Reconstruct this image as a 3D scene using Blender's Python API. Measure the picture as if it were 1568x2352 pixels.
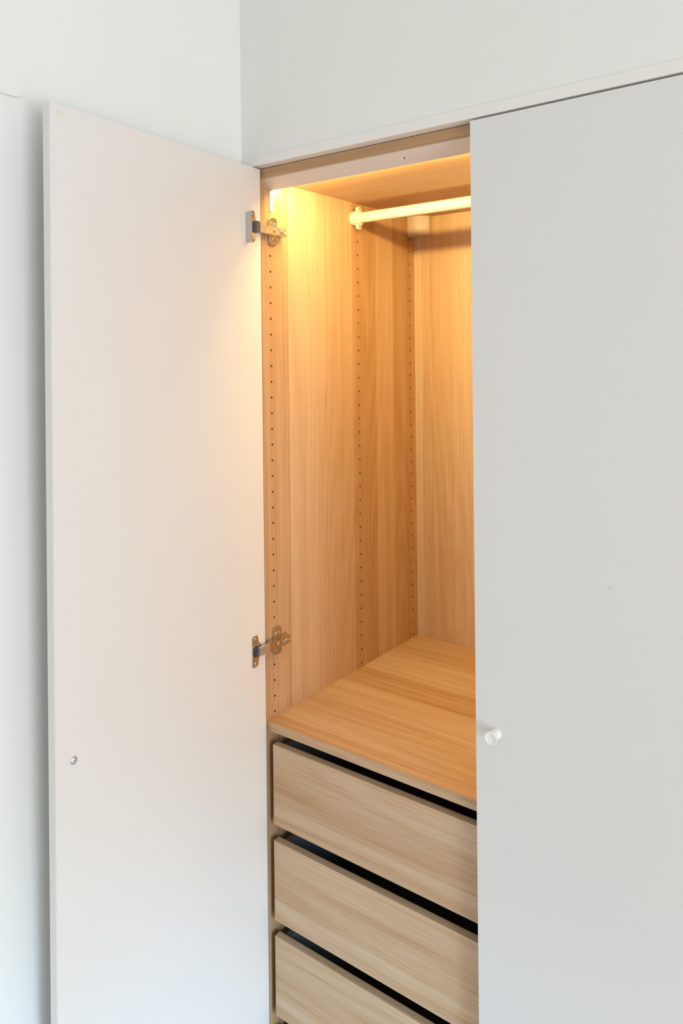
import bpy, bmesh, math, random
from mathutils import Vector, Matrix

random.seed(7)
S = bpy.context.scene
for o in list(bpy.data.objects):
    bpy.data.objects.remove(o)
C = S.collection

# ---------------------------------------------------------------- camera
def cam_axes(yaw, pitch, roll):
    y, p, r = (math.radians(a) for a in (yaw, pitch, roll))
    f = Vector((-math.sin(y) * math.cos(p), math.cos(y) * math.cos(p), math.sin(p)))
    rt = Vector((math.cos(y), math.sin(y), 0))
    up = rt.cross(f)
    return rt * math.cos(r) + up * math.sin(r), -rt * math.sin(r) + up * math.cos(r), f

cd = bpy.data.cameras.new('camera')
cam = bpy.data.objects.new('camera', cd)
C.objects.link(cam)
rt, up, fw = cam_axes(37.1309, -0.22585, -0.61207)
m = Matrix((rt, up, -fw)).transposed().to_4x4()
m.translation = Vector((1.04459, -1.10619, 1.63141))
cam.matrix_world = m
cd.sensor_fit = 'AUTO'
cd.sensor_width = 36.0
cd.lens = 1740.315 / 2352 * 36.0
cd.shift_y = -(1176 - 828.6) / 2352
cd.clip_start = 0.02
S.camera = cam

# ---------------------------------------------------------------- world, lights, exposure
S.view_settings.view_transform = 'Standard'
S.view_settings.look = 'None'
S.view_settings.gamma = 1
S.view_settings.use_curve_mapping = False
S.view_settings.exposure = 0.0
w = bpy.data.worlds.new('world')
S.world = w
w.use_nodes = True
w.node_tree.nodes['Background'].inputs[0].default_value = (1.0, 0.987, 0.962, 1)
w.node_tree.nodes['Background'].inputs[1].default_value = WORLD = 0.69

def area(name, loc, target, sx, sy, power, col):
    l = bpy.data.lights.new(name, 'AREA')
    l.shape = 'RECTANGLE'
    l.size, l.size_y, l.energy, l.color = sx, sy, power, col
    o = bpy.data.objects.new(name, l)
    C.objects.link(o)
    o.location = loc
    o.rotation_euler = (Vector(target) - Vector(loc)).to_track_quat('-Z', 'Z').to_euler()
    return o

area('window_daylight', (3.5, -1.35, 1.05), (0.0, -0.2, 0.9), 1.8, 1.5, 56, (0.95, 0.98, 1.0))
beam = area('low_cool_fill', (3.0, -1.25, 1.45), (0.22, -0.36, 0.0), 0.5, 0.5, 3.7, (0.32, 0.66, 1.0))  # added fill lamp, no actual window: cools and brightens the lower open door
beam.data.spread = math.radians(32)

# ---------------------------------------------------------------- materials
def new_mat(name):
    mt = bpy.data.materials.new(name)
    mt.use_nodes = True
    nt = mt.node_tree
    return mt, nt, nt.nodes, nt.links, nt.nodes['Principled BSDF']

def srgb(r, g, b):
    return tuple(((c / 255) / 12.92 if c <= 10 else ((c / 255 + 0.055) / 1.055) ** 2.4) for c in (r, g, b)) + (1,)

def paint(name, col, rough=0.45, bump=0.0, scale=60, spec=0.5):
    mt, nt, N, L, b = new_mat(name)
    nz = N.new('ShaderNodeTexNoise'); nz.inputs['Scale'].default_value = 3
    tc = N.new('ShaderNodeTexCoord'); L.new(tc.outputs['Object'], nz.inputs['Vector'])
    mx = N.new('ShaderNodeMix'); mx.data_type = 'RGBA'
    mx.inputs['A'].default_value = col
    mx.inputs['B'].default_value = tuple(c * 0.97 for c in col[:3]) + (1,)
    L.new(nz.outputs['Fac'], mx.inputs['Factor'])
    L.new(mx.outputs['Result'], b.inputs['Base Color'])
    b.inputs['Roughness'].default_value = rough
    b.inputs['Specular IOR Level'].default_value = spec
    if bump:
        n2 = N.new('ShaderNodeTexNoise'); n2.inputs['Scale'].default_value = scale; n2.inputs['Detail'].default_value = 3
        L.new(tc.outputs['Object'], n2.inputs['Vector'])
        bp = N.new('ShaderNodeBump'); bp.inputs['Strength'].default_value = bump; bp.inputs['Distance'].default_value = 0.002
        L.new(n2.outputs['Fac'], bp.inputs['Height']); L.new(bp.outputs['Normal'], b.inputs['Normal'])
    return mt

def metal(name, col, rough):
    mt, nt, N, L, b = new_mat(name)
    b.inputs['Base Color'].default_value = col
    b.inputs['Metallic'].default_value = 1
    b.inputs['Roughness'].default_value = rough
    tc = N.new('ShaderNodeTexCoord')
    nz = N.new('ShaderNodeTexNoise'); nz.inputs['Scale'].default_value = 120
    L.new(tc.outputs['Object'], nz.inputs['Vector'])
    mr = N.new('ShaderNodeMapRange'); mr.inputs['To Min'].default_value = rough * 0.8; mr.inputs['To Max'].default_value = rough * 1.3
    L.new(nz.outputs['Fac'], mr.inputs['Value']); L.new(mr.outputs['Result'], b.inputs['Roughness'])
    return mt

OAK = (0.59, 0.402, 0.248)

def wood(name, along, across, bands, seed=0.0, tint=(1, 1, 1), contrast=1.0, rough=0.42):
    """Foil oak. along / across are axis indices; bands = [(end position along 'across', tone multiplier)]"""
    mt, nt, N, L, b = new_mat(name)
    tc = N.new('ShaderNodeTexCoord')

    def noise(fa, fc, det=3, off=0.0, dist=0.0):
        mp = N.new('ShaderNodeMapping')
        sc = [1.0, 1.0, 1.0]
        third = 3 - along - across
        sc[along] = fa; sc[across] = fc; sc[third] = fc
        mp.inputs['Scale'].default_value = sc
        mp.inputs['Location'].default_value = (seed + off, seed * 1.7 + off, seed * 0.6 - off)
        L.new(tc.outputs['Object'], mp.inputs['Vector'])
        nz = N.new('ShaderNodeTexNoise')
        nz.inputs['Scale'].default_value = 1; nz.inputs['Detail'].default_value = det
        nz.inputs['Distortion'].default_value = dist
        L.new(mp.outputs['Vector'], nz.inputs['Vector'])
        return nz.outputs['Fac']

    def mth(op, a, c):
        n = N.new('ShaderNodeMath'); n.operation = op
        for i, v in enumerate((a, c)):
            if isinstance(v, (int, float)): n.inputs[i].default_value = v
            else: L.new(v, n.inputs[i])
        return n.outputs[0]

    def rng(v, a, c, t0, t1):
        n = N.new('ShaderNodeMapRange')
        n.inputs['From Min'].default_value = a; n.inputs['From Max'].default_value = c
        n.inputs['To Min'].default_value = t0; n.inputs['To Max'].default_value = t1
        L.new(v, n.inputs['Value'])
        return n.outputs['Result']

    k = contrast
    fibre = rng(noise(5, 620, 2), 0.3, 0.7, 1 - 0.085 * k, 1 + 0.06 * k)
    pores = rng(noise(14, 900, 1, 3.1), 0.56, 0.74, 1, 1 - 0.13 * k)
    broad = rng(noise(0.7, 15, 2, 5.3), 0.3, 0.7, 1 - 0.06 * k, 1 + 0.06 * k)
    streak = rng(noise(1.6, 170, 2, 7.7), 0.3, 0.7, 1 - 0.07 * k, 1 + 0.05 * k)
    # growth rings from a slowly varying field
    field = noise(0.55, 7, 1, 9.0)
    ring = N.new('ShaderNodeMath'); ring.operation = 'SINE'
    L.new(mth('MULTIPLY', field, 95.0), ring.inputs[0])
    rings = rng(ring.outputs[0], -1, 1, 1 - 0.05 * k, 1 + 0.03 * k)
    v = mth('MULTIPLY', mth('MULTIPLY', fibre, pores), mth('MULTIPLY', mth('MULTIPLY', broad, streak), rings))
    sx = N.new('ShaderNodeSeparateXYZ'); L.new(tc.outputs['Object'], sx.inputs[0])
    ax = sx.outputs[across]
    tone = None
    for i, (end, t) in enumerate(bands):
        if tone is None:
            tone = N.new('ShaderNodeValue'); tone.outputs[0].default_value = t; tone = tone.outputs[0]
        else:
            gt = mth('GREATER_THAN', ax, bands[i - 1][0])
            mm = N.new('ShaderNodeMix'); mm.data_type = 'FLOAT'
            L.new(gt, mm.inputs['Factor']); L.new(tone, mm.inputs['A']); mm.inputs['B'].default_value = t
            tone = mm.outputs['Result']
    v = mth('MULTIPLY', v, tone)
    # darker strips are also a bit redder
    g = N.new('ShaderNodeGamma'); L.new(v, g.inputs['Gamma'])
    inv = mth('DIVIDE', 1.0, v)
    gam = N.new('ShaderNodeGamma')
    gam.inputs['Color'].default_value = tuple(c * t for c, t in zip(OAK, tint)) + (1,)
    L.new(mth('POWER', inv, 1.35), gam.inputs['Gamma'])
    N.remove(g)
    L.new(gam.outputs['Color'], b.inputs['Base Color'])
    b.inputs['Roughness'].default_value = rough
    b.inputs['Specular IOR Level'].default_value = 0.4
    bp = N.new('ShaderNodeBump'); bp.inputs['Strength'].default_value = 0.15; bp.inputs['Distance'].default_value = 0.0004
    L.new(fibre, bp.inputs['Height']); L.new(bp.outputs['Normal'], b.inputs['Normal'])
    return mt

M = {}
M['wall'] = paint('white_wall_paint', (0.82, 0.835, 0.82, 1), 0.85, 0.05, 90, 0.25)
M['upper'] = paint('white_upper_wall_paint', (0.85, 0.845, 0.82, 1), 0.85, 0.05, 90, 0.25)
M['trim'] = paint('white_trim_paint', (0.85, 0.83, 0.80, 1), 0.5)
M['door'] = paint('white_foil', (0.76, 0.745, 0.725, 1), 0.38)
M['open_door'] = M['door']
M['plastic'] = paint('white_plastic', (0.86, 0.85, 0.83, 1), 0.35)
M['knob'] = paint('white_knob_plastic', (0.88, 0.87, 0.85, 1), 0.3)
M['rail'] = paint('white_lacquered_tube', (0.88, 0.84, 0.78, 1), 0.3)
M['box'] = paint('beige_plastic', (0.62, 0.50, 0.42, 1), 0.35)
M['bar'] = paint('warm_white_aluminium', (0.74, 0.665, 0.60, 1), 0.4)
M['bumper'] = paint('clear_soft_plastic', (0.74, 0.73, 0.66, 1), 0.4)
M['floor'] = paint('pale_floor_boards', (0.42, 0.37, 0.32, 1), 0.5)
M['hole'] = paint('drilled_chipboard', (0.10, 0.045, 0.015, 1), 0.9)
M['steel'] = metal('nickel_plated_steel', (0.60, 0.57, 0.53, 1), 0.18)
M['zinc'] = metal('brushed_zinc', (0.68, 0.69, 0.72, 1), 0.42)
M['black'] = paint('black_plastic', (0.03, 0.03, 0.035, 1), 0.35)
M['damper'] = paint('dark_grey_plastic', (0.10, 0.10, 0.12, 1), 0.35)
M['drawer_metal'] = paint('grey_drawer_side', (0.13, 0.125, 0.12, 1), 0.45)
M['mark'] = paint('scuffed_foil', (0.50, 0.48, 0.45, 1), 0.6)

Z_, Y_, X_ = 2, 1, 0
M['wood_side'] = wood('oak_foil_side', Z_, Y_, [(0.091, 0.84), (0.208, 1.04), (0.318, 0.98), (0.412, 0.85), (0.489, 1.06), (0.545, 0.90), (0.7, 0.86)], 0.0)
M['wood_back'] = wood('oak_foil_back', Z_, X_, [(0.0216, 1.26), (0.112, 1.07), (0.33, 1.24), (0.55, 1.10), (0.9, 1.1), (2, 1)], 4.0, contrast=1.1)
M['wood_top'] = wood('oak_foil_top', X_, Y_, [(0.0135, 0.86), (0.15, 1.08), (0.33, 1.08), (0.7, 0.96)], 8.0)  # first band: shade under the upper wall, painted onto the front edge
M['wood_shelf'] = wood('oak_foil_shelf', X_, Y_, [(0.05, 0.94), (0.108, 1.09), (0.165, 1.02), (0.262, 1.11), (0.345, 0.90), (0.452, 1.12), (0.7, 1.02)], 12.0, contrast=1.25)
M['wood_edge'] = wood('oak_foil_edge_band', X_, Z_, [(5, 0.98)], 16.0)
for i in range(4):
    z = (0.699, 0.507, 0.3157, 0.1237)[i]
    M['front%d' % i] = wood('oak_foil_drawer_front_%d' % i, X_, Z_, [(z + 0.02, (0.95, 0.94, 0.95, 0.95)[i]), (z + 0.042, 1.08), (z + 0.105, (0.97, 0.97, 1.0, 0.98)[i]), (5, (1.04, 1.05, 1.05, 1.04)[i])], 20.0 + 3 * i, contrast=1.1)

mt, nt, N, L, b = new_mat('warm_led_diffuser')
b.inputs['Base Color'].default_value = (0.9, 0.85, 0.8, 1)
b.inputs['Emission Color'].default_value = (1.0, 0.71, 0.235, 1)
b.inputs['Emission Strength'].default_value = LED = 102.0
M['led'] = mt

# ---------------------------------------------------------------- mesh helpers
def box(bm, x0, x1, y0, y1, z0, z1, bev=0.0, mat=None):
    vs = [bm.verts.new((x, y, z)) for x in (x0, x1) for y in (y0, y1) for z in (z0, z1)]
    fs = [(0, 1, 3, 2), (4, 6, 7, 5), (0, 4, 5, 1), (2, 3, 7, 6), (0, 2, 6, 4), (1, 5, 7, 3)]
    F = [bm.faces.new([vs[i] for i in f]) for f in fs]
    if bev:
        es = list({e for f in F for e in f.edges})
        bmesh.ops.bevel(bm, geom=es, offset=bev, segments=2, affect='EDGES', profile=0.7)
    return vs

def frame(origin, ax, ay, az):
    m = Matrix((Vector(ax), Vector(ay), Vector(az))).transposed().to_4x4()
    m.translation = Vector(origin)
    return m

def prism(bm, pts, h0, h1, M4=None, bev=0.0):
    """polygon pts (u,v) extruded from h0 to h1 along the third local axis"""
    M4 = M4 or Matrix.Identity(4)
    a = [bm.verts.new(M4 @ Vector((u, v, h0))) for u, v in pts]
    c = [bm.verts.new(M4 @ Vector((u, v, h1))) for u, v in pts]
    n = len(pts)
    F = [bm.faces.new(a[::-1]), bm.faces.new(c)]
    for i in range(n):
        F.append(bm.faces.new((a[i], a[(i + 1) % n], c[(i + 1) % n], c[i])))
    if bev:
        bmesh.ops.bevel(bm, geom=list(F[1].edges), offset=bev, segments=2, affect='EDGES')

def rrect(u0, u1, v0, v1, r, seg=5):
    out = []
    for cx, cy, a0 in ((u1 - r, v1 - r, 0), (u0 + r, v1 - r, 90), (u0 + r, v0 + r, 180), (u1 - r, v0 + r, 270)):
        for i in range(seg + 1):
            a = math.radians(a0 + 90 * i / seg)
            out.append((cx + r * math.cos(a), cy + r * math.sin(a)))
    return out

def lathe(bm, prof, M4=None, seg=32):
    """prof = [(radius, height)] revolved round the local third axis"""
    M4 = M4 or Matrix.Identity(4)
    rings = []
    for r, h in prof:
        if r < 1e-6:
            rings.append([bm.verts.new(M4 @ Vector((0, 0, h)))])
        else:
            rings.append([bm.verts.new(M4 @ Vector((r * math.cos(2 * math.pi * i / seg), r * math.sin(2 * math.pi * i / seg), h))) for i in range(seg)])
    for a, c in zip(rings, rings[1:]):
        for i in range(seg):
            j = (i + 1) % seg
            if len(a) == 1 and len(c) == 1: continue
            if len(a) == 1: bm.faces.new((a[0], c[i], c[j]))
            elif len(c) == 1: bm.faces.new((a[i], a[j], c[0]))
            else: bm.faces.new((a[i], a[j], c[j], c[i]))

def obj(name, bm, mats, parent=None, smooth=False):
    bmesh.ops.recalc_face_normals(bm, faces=bm.faces)
    me = bpy.data.meshes.new(name)
    bm.to_mesh(me)
    bm.free()
    for x in (mats if isinstance(mats, (list, tuple)) else [mats]):
        me.materials.append(x)
    if smooth:
        for p in me.polygons: p.use_smooth = True
        try: me.set_sharp_from_angle(angle=math.radians(35))
        except Exception: pass
    o = bpy.data.objects.new(name, me)
    C.objects.link(o)
    if parent:
        o.parent = parent
        # meshes are modelled in world coordinates; every chain of parents is cancelled by the mesh offset
        off = Vector((0, 0, 0)); q = parent
        while q: off += q.location; q = q.parent
        me.transform(Matrix.Translation(-off))
    return o

def thing(name, label, cat, loc=(0, 0, 0), group=None):
    o = bpy.data.objects.new(name, None)
    C.objects.link(o)
    o.location = loc
    o['label'] = label; o['category'] = cat
    if group: o['group'] = group
    return o

def struct(name, bm, mt, label=None):
    o = obj(name, bm, mt)
    o['kind'] = 'structure'
    if label: o['label'] = label
    return o

XL, XR = 0.0, 0.964            # inner faces of the wardrobe sides
YF, YB = 0.011, 0.5928         # front edge, back panel
ZB, ZT = 0.075, 1.9930         # bottom panel top, underside of the top panel
WALLX = -0.034
BULK = -0.010                  # front plane of the upper wall

# ---------------------------------------------------------------- room
bm = bmesh.new(); box(bm, WALLX - 0.12, WALLX, -4.2, 0.80, -0.05, 2.85)
struct('wall_left', bm, M['wall'], 'white painted side wall behind the open door')
bm = bmesh.new(); box(bm, WALLX, 3.6, BULK + 0.002, 0.25, 2.0305, 2.85)
struct('wall_upper', bm, M['upper'], 'white wall above the wardrobe')
bm = bmesh.new(); box(bm, WALLX, 3.6, BULK, 0.25, 2.0125, 2.0305)
struct('trim_1', bm, M['trim'], 'white strip along the bottom of the upper wall')
bm = bmesh.new(); box(bm, WALLX, XL - 0.018, YF, YF + 0.018, 0.0, 2.0125)
struct('trim_2', bm, M['trim'], 'white filler strip between side wall and wardrobe')
bm = bmesh.new(); box(bm, XR + 0.020, 3.6, BULK, 0.25, 0.0, 2.0125)
struct('wall_right', bm, M['wall'])
bm = bmesh.new(); box(bm, WALLX, 3.6, 0.64, 0.76, 0.0, 2.85)
struct('wall_back', bm, M['wall'])
bm = bmesh.new(); box(bm, WALLX, 3.6, -4.2, 0.64, -0.05, 0.0)
struct('floor', bm, M['floor'])
bm = bmesh.new(); box(bm, WALLX, 3.6, -4.2, 0.64, 2.85, 2.95)
struct('ceiling', bm, M['wall'])

# ---------------------------------------------------------------- wardrobe
wr = thing('wardrobe', 'oak-coloured built-in wardrobe with white doors, the left one open, and drawers below a shelf', 'wardrobe', (0, 0, 0))

def holed_side():
    bm = bmesh.new()
    z0, z1 = 0.0, 2.011
    rows = [0.037, 0.341, 0.569]
    hw = 0.008; R_ = 0.0023; seg = 12
    ks = range(-3, 30)
    zt = 1.84 + 0.032 * 3 + 0.016
    zb = 1.84 - 0.032 * 29 - 0.016
    ys = [YF]
    for r in rows: ys += [r - hw, r + hw]
    ys.append(0.600)
    def q(y0, y1, za, zc):
        bm.faces.new([bm.verts.new((XL, y, z)) for y, z in ((y0, za), (y1, za), (y1, zc), (y0, zc))])
    for i in range(0, len(ys) - 1):
        if i % 2 == 0: q(ys[i], ys[i + 1], z0, z1)
        else:
            q(ys[i], ys[i + 1], z0, zb); q(ys[i], ys[i + 1], zt, z1)
            yc = (ys[i] + ys[i + 1]) / 2
            for k in ks:
                zc = 1.84 - 0.032 * k
                inner, outer, deep = [], [], []
                for j in range(seg):
                    a = 2 * math.pi * (j + 0.5) / seg
                    cy, cz = math.cos(a), math.sin(a)
                    inner.append(bm.verts.new((XL, yc + R_ * cy, zc + R_ * cz)))
                    deep.append(bm.verts.new((XL - 0.010, yc + R_ * cy, zc + R_ * cz)))
                    t = min(hw / abs(cy), 0.016 / abs(cz))
                    outer.append(bm.verts.new((XL, yc + t * cy, zc + t * cz)))
                for j in range(seg):
                    n = (j + 1) % seg
                    bm.faces.new((inner[j], inner[n], outer[n], outer[j]))
                    f = bm.faces.new((inner[j], inner[n], deep[n], deep[j])); f.material_index = 1
                f = bm.faces.new(deep); f.material_index = 1
                # corner triangles
                for sy, sz in ((1, 1), (-1, 1), (-1, -1), (1, -1)):
                    best = sorted(outer, key=lambda v: (v.co.y - yc - sy * hw) ** 2 + (v.co.z - zc - sz * 0.016) ** 2)[:6]
                    on_y = [v for v in best if abs(abs(v.co.y - yc) - hw) < 1e-6 and (v.co.y - yc) * sy > 0]
                    on_z = [v for v in best if abs(abs(v.co.z - zc) - 0.016) < 1e-6 and (v.co.z - zc) * sz > 0]
                    if on_y and on_z:
                        a_ = max(on_y, key=lambda v: (v.co.z - zc) * sz); b_ = max(on_z, key=lambda v: (v.co.y - yc) * sy)
                        cv = bm.verts.new((XL, yc + sy * hw, zc + sz * 0.016))
                        bm.faces.new((a_, cv, b_))
    # outer shell (front, back, top, bottom, outside)
    x0 = XL - 0.018
    for f in (((x0, YF, z0), (XL, YF, z0), (XL, YF, z1), (x0, YF, z1)),
              ((x0, .6, z0), (XL, .6, z0), (XL, .6, z1), (x0, .6, z1)),
              ((x0, YF, z1), (XL, YF, z1), (XL, .6, z1), (x0, .6, z1)),
              ((x0, YF, z0), (XL, YF, z0), (XL, .6, z0), (x0, .6, z0)),
              ((x0, YF, z0), (x0, .6, z0), (x0, .6, z1), (x0, YF, z1))):
        bm.faces.new([bm.verts.new(c) for c in f])
    bmesh.ops.remove_doubles(bm, verts=bm.verts, dist=1e-6)
    return bm

obj('side_panel', holed_side(), [M['wood_side'], M['hole']], wr)
bm = bmesh.new(); box(bm, XR, XR + 0.018, YF, 0.600, 0, 2.011, 0.0005)
obj('side_panel', bm, M['wood_side'], wr)
bm = bmesh.new(); box(bm, XL, XR, YF + 0.0005, 0.600, ZT, 2.011, 0.0005)
obj('top_panel', bm, M['wood_top'], wr)
bm = bmesh.new(); box(bm, XL, XR, YF, YB, ZB - 0.018, ZB, 0.0005)
obj('bottom_panel', bm, M['wood_shelf'], wr)
bm = bmesh.new(); box(bm, XL, XR, YF + 0.01, YF + 0.026, 0, ZB - 0.018)
obj('plinth', bm, M['wood_edge'], wr)
bm = bmesh.new(); box(bm, XL, XR, YB, YB + 0.005, 0.0, ZT)
obj('back_panel', bm, M['wood_back'], wr)
bm = bmesh.new(); box(bm, XL, XR, 0.0120, YB - 0.001, 0.8843, 0.9025, 0.0006)
obj('shelf', bm, M['wood_shelf'], wr)

# open door: hinge edge H, direction D towards the free edge, N = its inner face normal
H = Vector((0.0041, 0.0060, 0)); D = Vector((0.0837555, -0.996486, 0)); Nn = Vector((0.996486, 0.0837555, 0))
def dpt(s, n, z): return H + D * s + Nn * n + Vector((0, 0, z))
DW, DT, DZ0, DZ1 = 0.4895, 0.0158, 0.03, 2.009
bm = bmesh.new()
tw = lambda z: -0.0052 * (DZ1 - z)           # the slab is very slightly twisted at its free edge
vs = []
for s in (0, DW):
    for n in (-DT, 0):
        for z in (DZ0, DZ1):
            vs.append(bm.verts.new(dpt(s, n + (tw(z) if s else 0), z)))
F = [bm.faces.new([vs[i] for i in f]) for f in ((0, 1, 3, 2), (4, 6, 7, 5), (0, 4, 5, 1), (2, 3, 7, 6), (0, 2, 6, 4), (1, 5, 7, 3))]
bmesh.ops.bevel(bm, geom=list(bm.edges), offset=0.0008, segments=2, affect='EDGES')
od = obj('door', bm, M['open_door'], wr)
od['label'] = 'open white door'
# screw that holds the outside knob
bm = bmesh.new()
sc_n = tw(1.034) * 0.4577 / DW
fr = frame(dpt(0.4577, sc_n, 1.034), D, (0, 0, 1), Nn)
lathe(bm, [(0.0062, 0), (0.0062, 0.0008), (0.0052, 0.0022), (0.0030, 0.0030), (0.0012, 0.0032), (0, 0.0022)], fr, 24)
for a in (0.5, 0.5 + math.pi / 2):
    c, s_ = math.cos(a), math.sin(a)
    prism(bm, [(c * 0.0038 - s_ * 0.0006, s_ * 0.0038 + c * 0.0006), (-c * 0.0038 - s_ * 0.0006, -s_ * 0.0038 + c * 0.0006),
               (-c * 0.0038 + s_ * 0.0006, -s_ * 0.0038 - c * 0.0006), (c * 0.0038 + s_ * 0.0006, s_ * 0.0038 - c * 0.0006)], 0.0020, 0.0033, fr)
obj('screw', bm, M['zinc'], od, True)

KNOB = [(0.0088, 0), (0.0084, 0.003), (0.0079, 0.008), (0.0082, 0.013), (0.0094, 0.017), (0.0104, 0.0195), (0.0104, 0.0207),
        (0.0097, 0.0211), (0.0088, 0.0205), (0.0045, 0.0193), (0, 0.0190)]
bm = bmesh.new()
lathe(bm, KNOB, frame(dpt(0.4577, sc_n - DT, 1.034), D, (0, 0, -1), -Nn), 40)
obj('knob', bm, M['knob'], od, True)
# small round bumper near the top free corner of the open door
bm = bmesh.new()
lathe(bm, [(0.0055, 0), (0.0052, 0.0006), (0.0040, 0.0012), (0, 0.0014)], frame(dpt(0.4725, 0, 1.996), D, (0, 0, 1), Nn), 20)
o = obj('bumper', bm, M['bumper'], od, True)

# closed door
CX0, CX1 = 0.4776, XR + 0.0165
bm = bmesh.new(); box(bm, CX0, CX1, BULK, BULK + 0.0160, 0.03, 2.0089, 0.0008)
cdor = obj('door', bm, M['door'], wr)
cdor['label'] = 'closed white door'
bm = bmesh.new()
lathe(bm, KNOB, frame((0.5135, BULK, 1.0355), (1, 0, 0), (0, 0, 1), (0, -1, 0)), 40)
kb = obj('knob', bm, M['knob'], cdor, True)
kb['label'] = 'round white knob'
bm = bmesh.new()
prism(bm, [(0.0, 0.0), (0.0006, -0.0002), (0.0058, 0.0058), (0.0052, 0.0062)], 0, 0.0002, frame((0.689, BULK, 1.2920), (1, 0, 0), (0, 0, 1), (0, -1, 0)))
obj('scuff_mark', bm, M['mark'], cdor)

# drawers
DR = ((0.8595, 0.6990), (0.6671, 0.5070), (0.4755, 0.3157), (0.2835, 0.1237))
XD0, XD1 = 0.0151, XR - 0.0151
YD = 0.0125
for i, (zt, zb) in enumerate(DR):
    bm = bmesh.new()
    y0, y1 = YD + 0.0155, 0.555
    zs = zt - 0.0095
    for xa, xb in ((XD0 + 0.006, XD0 + 0.018), (XD1 - 0.018, XD1 - 0.006)):
        box(bm, xa, xb, y0, y1, zb + 0.012, zs)
    box(bm, XD0 + 0.018, XD1 - 0.018, y1 - 0.012, y1, zb + 0.012, zs)
    box(bm, XD0 + 0.018, XD1 - 0.018, y0, y1 - 0.012, zb + 0.014, zb + 0.020)
    dr = obj('drawer', bm, M['drawer_metal'], wr)
    bm = bmesh.new(); box(bm, XD0, XD1, YD, YD + 0.0152, zb, zt, 0.0005)
    obj('drawer_front', bm, M['front%d' % i], dr)
    for xa, xb in ((XL + 0.0008, XD0 + 0.0055), (XD1 - 0.0055, XR - 0.0008)):
        bm = bmesh.new(); box(bm, xa, xb, YD + 0.035, 0.54, zb + 0.030, zb + 0.055, 0.001)
        obj('runner', bm, M['zinc'], dr)

# hinges
def screw_head(fr, r=0.0045, h=0.0022):
    bm = bmesh.new()
    lathe(bm, [(r, 0), (r, h * 0.4), (r * 0.8, h), (r * 0.35, h * 1.05), (r * 0.25, h * 0.3), (0, h * 0.3)], fr, 18)
    return bm

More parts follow.
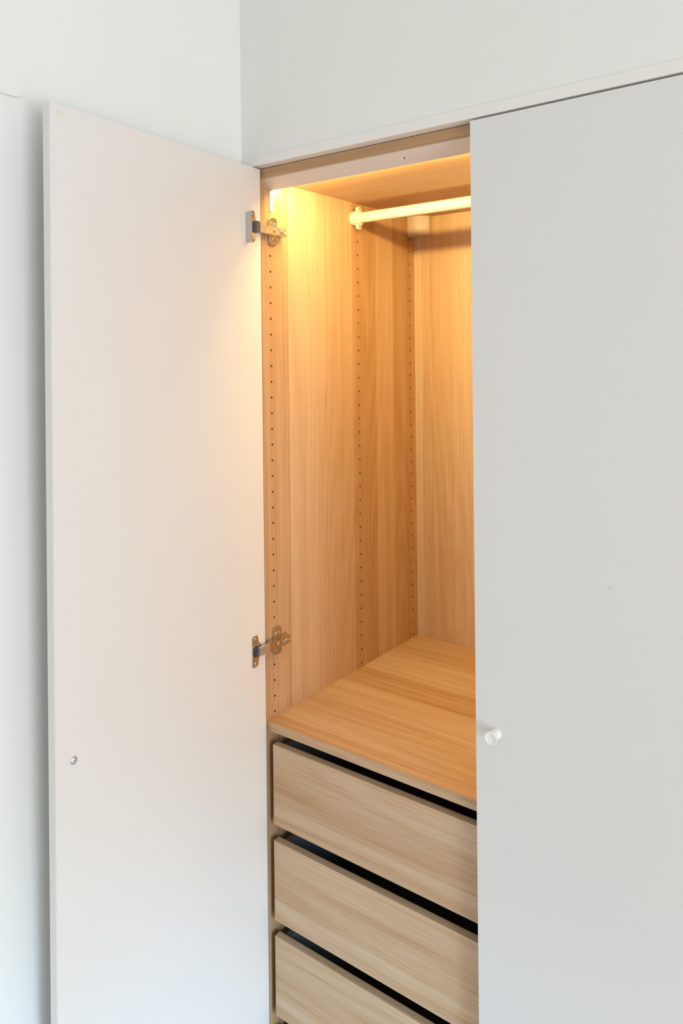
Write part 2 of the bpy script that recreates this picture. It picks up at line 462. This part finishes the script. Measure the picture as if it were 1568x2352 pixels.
def hinge(zc, raised):
    e = bpy.data.objects.new('hinge', None); C.objects.link(e); e.parent = wr; e.location = (0.0, 0.037, zc)
    px = (1, 0, 0)
    side = lambda x, y, z: frame((x, y, z), (0, 1, 0), (0, 0, 1), px)   # u=+Y, v=+Z, h=+X
    # cross mounting plate with two wings
    bm = bmesh.new()
    prism(bm, rrect(0.0290, 0.0520, zc - 0.0262, zc + 0.0285, 0.005), XL, XL + 0.0065, side(0, 0, 0), 0.0012)
    prism(bm, rrect(0.0160, 0.0700, zc - 0.0085, zc + 0.0085, 0.002), XL, XL + 0.0072, side(0, 0, 0))
    obj('mounting_plate', bm, M['steel'], e, True)
    for y, z, r in ((0.037, 0.0160, 0.0046), (0.0455, 0.0150, 0.0040), (0.037, -0.0160, 0.0046), (0.0455, -0.0165, 0.0030)):
        bm = screw_head(side(XL + 0.0065, y, zc + z), r); obj('screw', bm, M['steel'], e, True)
    # arm: a U channel over the plate, end notched like a fork
    bm = bmesh.new()
    hw = 0.0080; x1 = 0.0185
    out = [(0.0030, -hw), (0.0560, -hw), (0.0660, -hw), (0.0660, -0.0028), (0.0600, -0.0028), (0.0600, 0.0028), (0.0660, 0.0028), (0.0660, hw), (0.0030, hw)]
    # face plate with a slot: four strips round the hole + fork
    y_a, y_b = 0.0420, 0.0475; h2 = 0.0042
    box(bm, x1 - 0.0014, x1, 0.0030, y_a, zc - hw, zc + hw)
    box(bm, x1 - 0.0014, x1, y_a, y_b, zc - hw, zc - h2)
    box(bm, x1 - 0.0014, x1, y_a, y_b, zc + h2, zc + hw)
    box(bm, x1 - 0.0014, x1, y_b, 0.0600, zc - hw, zc + hw)
    box(bm, x1 - 0.0014, x1, 0.0600, 0.0660, zc - hw, zc - 0.0026)
    box(bm, x1 - 0.0014, x1, 0.0600, 0.0660, zc + 0.0026, zc + hw)
    for s in (-1, 1):
        za, zb_ = sorted((zc + s * hw, zc + s * (hw - 0.0014)))
        vs = [(0.0030, x1 - 0.0014), (0.0660, x1 - 0.0014), (0.0660, 0.0095), (0.0560, 0.0060), (0.0200, 0.0050), (0.0030, 0.0085)]
        prism(bm, [(a, b_) for a, b_ in vs], za, zb_, frame((0, 0, 0), (0, 1, 0), (1, 0, 0), (0, 0, 1)))
    obj('hinge_arm', bm, M['steel'], e, True)
    bm = bmesh.new(); box(bm, 0.0075, x1 - 0.0016, 0.0350, 0.0560, zc - 0.0060, zc + 0.0060)
    obj('adjuster_block', bm, M['zinc'], e)
    for y, r in ((0.0300, 0.0036), (0.0540, 0.0042)):
        bm = screw_head(side(x1, y, zc), r, 0.0018); obj('screw', bm, M['steel'], e, True)
    # link between arm and cup
    bm = bmesh.new()
    hl = 0.0078
    a = Vector((0.0165, 0.0060, 0)); c_ = dpt(0.030, 0.0115 + raised * 0.5, 0); c_.z = 0
    dd = (c_ - a); ln = dd.length; dd.normalize(); nn = Vector((-dd.y, dd.x, 0))
    if nn.x < 0: nn = -nn
    prism(bm, [(0, -0.0065), (ln, -0.0080), (ln, 0.0005), (ln * 0.5, 0.0016), (0, 0.0012)], -hl, hl, frame(a + Vector((0, 0, zc)), dd, nn, (0, 0, 1)), 0.0006)
    obj('hinge_link', bm, M['zinc'], e, True)
    # cup: plate with two ears and a round boss
    t0 = 0.0 if not raised else raised
    bm = bmesh.new()
    fr = frame(dpt(0, 0, zc), D, (0, 0, 1), Nn)
    if raised: s_in, s_out, s_c, R_ = 0.0375, 0.0478, 0.0440, 0.0165
    else: s_in, s_out, s_c, R_ = 0.0250, 0.0432, 0.0310, 0.0180
    pts = []
    hz = 0.0305
    ze = math.sqrt(max(R_ ** 2 - (s_c - s_in) ** 2, 0))
    pts += [(s_out - 0.003, -hz), (s_out, -hz + 0.003), (s_out, hz - 0.003), (s_out - 0.003, hz), (s_in + 0.003, hz), (s_in, hz - 0.003)]
    a0 = math.atan2(ze, s_in - s_c)
    if a0 < 0: a0 += 2 * math.pi
    a1 = 2 * math.pi - a0
    for i in range(15):
        a = a0 + (a1 - a0) * i / 14
        pts.append((s_c + R_ * math.cos(a), R_ * math.sin(a)))
    pts += [(s_in, -hz + 0.003), (s_in + 0.003, -hz)]
    top = 0.0022 + t0
    prism(bm, pts, 0.0, top, fr, 0.0007)
    obj('hinge_cup', bm, M['steel'], e, True)
    sm = (s_in + s_out) / 2
    for z in (-0.0245, 0.0245):
        bm = screw_head(frame(dpt(sm, top, zc + z), D, (0, 0, 1), Nn), 0.0040, 0.0016); obj('screw', bm, M['steel'], e, True)
    bm = bmesh.new()
    if raised:
        prism(bm, rrect(0.0285, 0.0400, -0.0110, 0.0110, 0.0015), top, top + 0.0055, fr, 0.0008)
        obj('damper', bm, M['damper'], e, True)
    else:
        prism(bm, rrect(0.0225, 0.0400, -0.0105, 0.0100, 0.006), top, top + 0.0012, fr)
        obj('painted_cup_recess', bm, M['black'], e)  # raised black plate, painting in the dark of the cup hollow
    return e

hinge(1.888, 0.0135)
hinge(1.056, 0.0)

# ---------------------------------------------------------------- strip light under the top panel
sl = thing('strip_light', 'slanted warm white strip light under the wardrobe top panel', 'light', (0.0, 0.03, 1.9928))
yz = lambda: frame((0, 0, 0), (0, 1, 0), (0, 0, 1), (1, 0, 0))
A_, B_, Bc, Cc, Dd = (0.0165, 1.9912), (0.0415, 1.9730), (0.0455, 1.9712), (0.0505, 1.9728), (0.0665, 1.9926)
bm = bmesh.new()
prism(bm, [A_, B_, (B_[0] + 0.0016, B_[1] + 0.0010), (0.0185, 1.9918)], 0.0002, 0.9638, yz())
prism(bm, [(0.0185, 1.9918), (0.0660, 1.9918), (0.0660, 1.9929), (0.0165, 1.9929), A_], 0.0015, 0.9625, yz())
obj('housing', bm, M['bar'], sl)
bm = bmesh.new()
prism(bm, [(0.0432, 1.9748), (0.0462, 1.9758), (0.0580, 1.9915), (0.0500, 1.9915)], 0.0030, 0.9610, yz())
obj('diffuser', bm, M['led'], sl)
bm = bmesh.new()
prism(bm, rrect(0.0350, 0.0440, 1.9300, 1.9730, 0.0043, 6), 0.0001, 0.0030, yz(), 0.0006)
o = obj('end_bracket', bm, M['plastic'], sl, True)
nrm = Vector((0, -(B_[1] - A_[1]), (B_[0] - A_[0]))).normalized() * -1
for x, r, mt_, nm in ((0.3235, 0.0022, 'plastic', 'screw'), (0.3285, 0.0016, 'black', 'sensor')):
    q = Vector((x, 0.0288, 1.9912 - (0.0288 - A_[0]) * (A_[1] - B_[1]) / (B_[0] - A_[0])))
    u = Vector((1, 0, 0)); v = nrm.cross(u)
    bm = bmesh.new(); lathe(bm, [(r, -0.0003), (r, 0.0004), (r * 0.6, 0.0009), (0, 0.0010)], frame(q, u, v, nrm), 16)
    obj(nm, bm, M[mt_], sl, True)

# ---------------------------------------------------------------- clothes rail
RY, RZ = 0.3240, 1.9552
rl = thing('clothes_rail', 'round white clothes rail across the upper compartment', 'clothes rail', (0.0, RY, RZ))
bm = bmesh.new()
lathe(bm, [(0, 0.012), (0.0122, 0.012), (0.0122, XR - 0.012), (0, XR - 0.012)], frame((0, RY, RZ), (0, 1, 0), (0, 0, 1), (1, 0, 0)), 40)
obj('rail_tube', bm, M['rail'], rl, True)
for x, sx in ((XL, 1), (XR, -1)):
    fr = frame((x, RY, RZ), (0, 1, 0), (0, 0, sx), (sx, 0, 0))
    bm = bmesh.new()
    lathe(bm, [(0, 0.0003), (0.0160, 0.0003), (0.0168, 0.002), (0.0168, 0.0215), (0.0160, 0.0225), (0.0121, 0.0225), (0.0121, 0.010)], fr, 40)
    for s in (1, -1):
        prism(bm, rrect(-0.0085, 0.0085, min(s * 0.012, s * 0.0262), max(s * 0.012, s * 0.0262), 0.0068), 0.0130, 0.0190, fr, 0.0008)
    bk = obj('rail_bracket', bm, M['rail'], rl, True)
    for s in (1, -1):
        f2 = frame((x + sx * 0.0190, RY, RZ + s * 0.0205), (0, 1, 0), (0, 0, sx), (sx, 0, 0))
        bm = bmesh.new(); lathe(bm, [(0.0030, 0.0), (0.0030, 0.0006), (0.0022, 0.0010), (0, 0.0006)], f2, 14)
        obj('screw', bm, M['zinc'], bk, True)

# ---------------------------------------------------------------- small cover box in the upper back corner
bm = bmesh.new()
xa, xb = XL + 0.0004, 0.0560
pl = [(xa, YB - 0.0003), (xa, 0.5600), (xa + 0.0050, 0.5590), (xa + 0.0052, 0.5575)]
for i in range(11):
    t = i / 10
    pl.append((xa + 0.0054 + (0.0535 - 0.006) * t, 0.5575 + 0.016 * t * t - 0.0030 * math.sin(math.pi * t)))
pl += [(xb, 0.5765), (xb, YB - 0.0003)]
prism(bm, pl, 1.9430, ZT - 0.0003, None)
bx = obj('corner_cover', bm, M['box'], None, True)
bx['label'] = 'small beige plastic cover box in the upper back corner behind the clothes rail'
bx['category'] = 'cover box'

# ---------------------------------------------------------------- cover plate on the side wall
cp = thing('wall_cover', 'white wall cover plate with rounded corner, above the open door', 'cover plate', (WALLX, -0.70, 2.30))
bm = bmesh.new()
prism(bm, rrect(-0.95, -0.4765, 2.0290, 2.75, 0.013, 8), WALLX, WALLX + 0.0040, yz(), 0.0015)
obj('plate', bm, M['wall'], cp, True)
for y, z in ((-0.4935, 2.0440), (-0.933, 2.0440)):
    bm = bmesh.new(); lathe(bm, [(0.0040, 0), (0.0040, 0.0006), (0.0030, 0.0010), (0, 0.0010)], frame((WALLX + 0.004, y, z), (0, 1, 0), (0, 0, 1), (1, 0, 0)), 18)
    obj('screw_cap', bm, M['plastic'], cp, True)
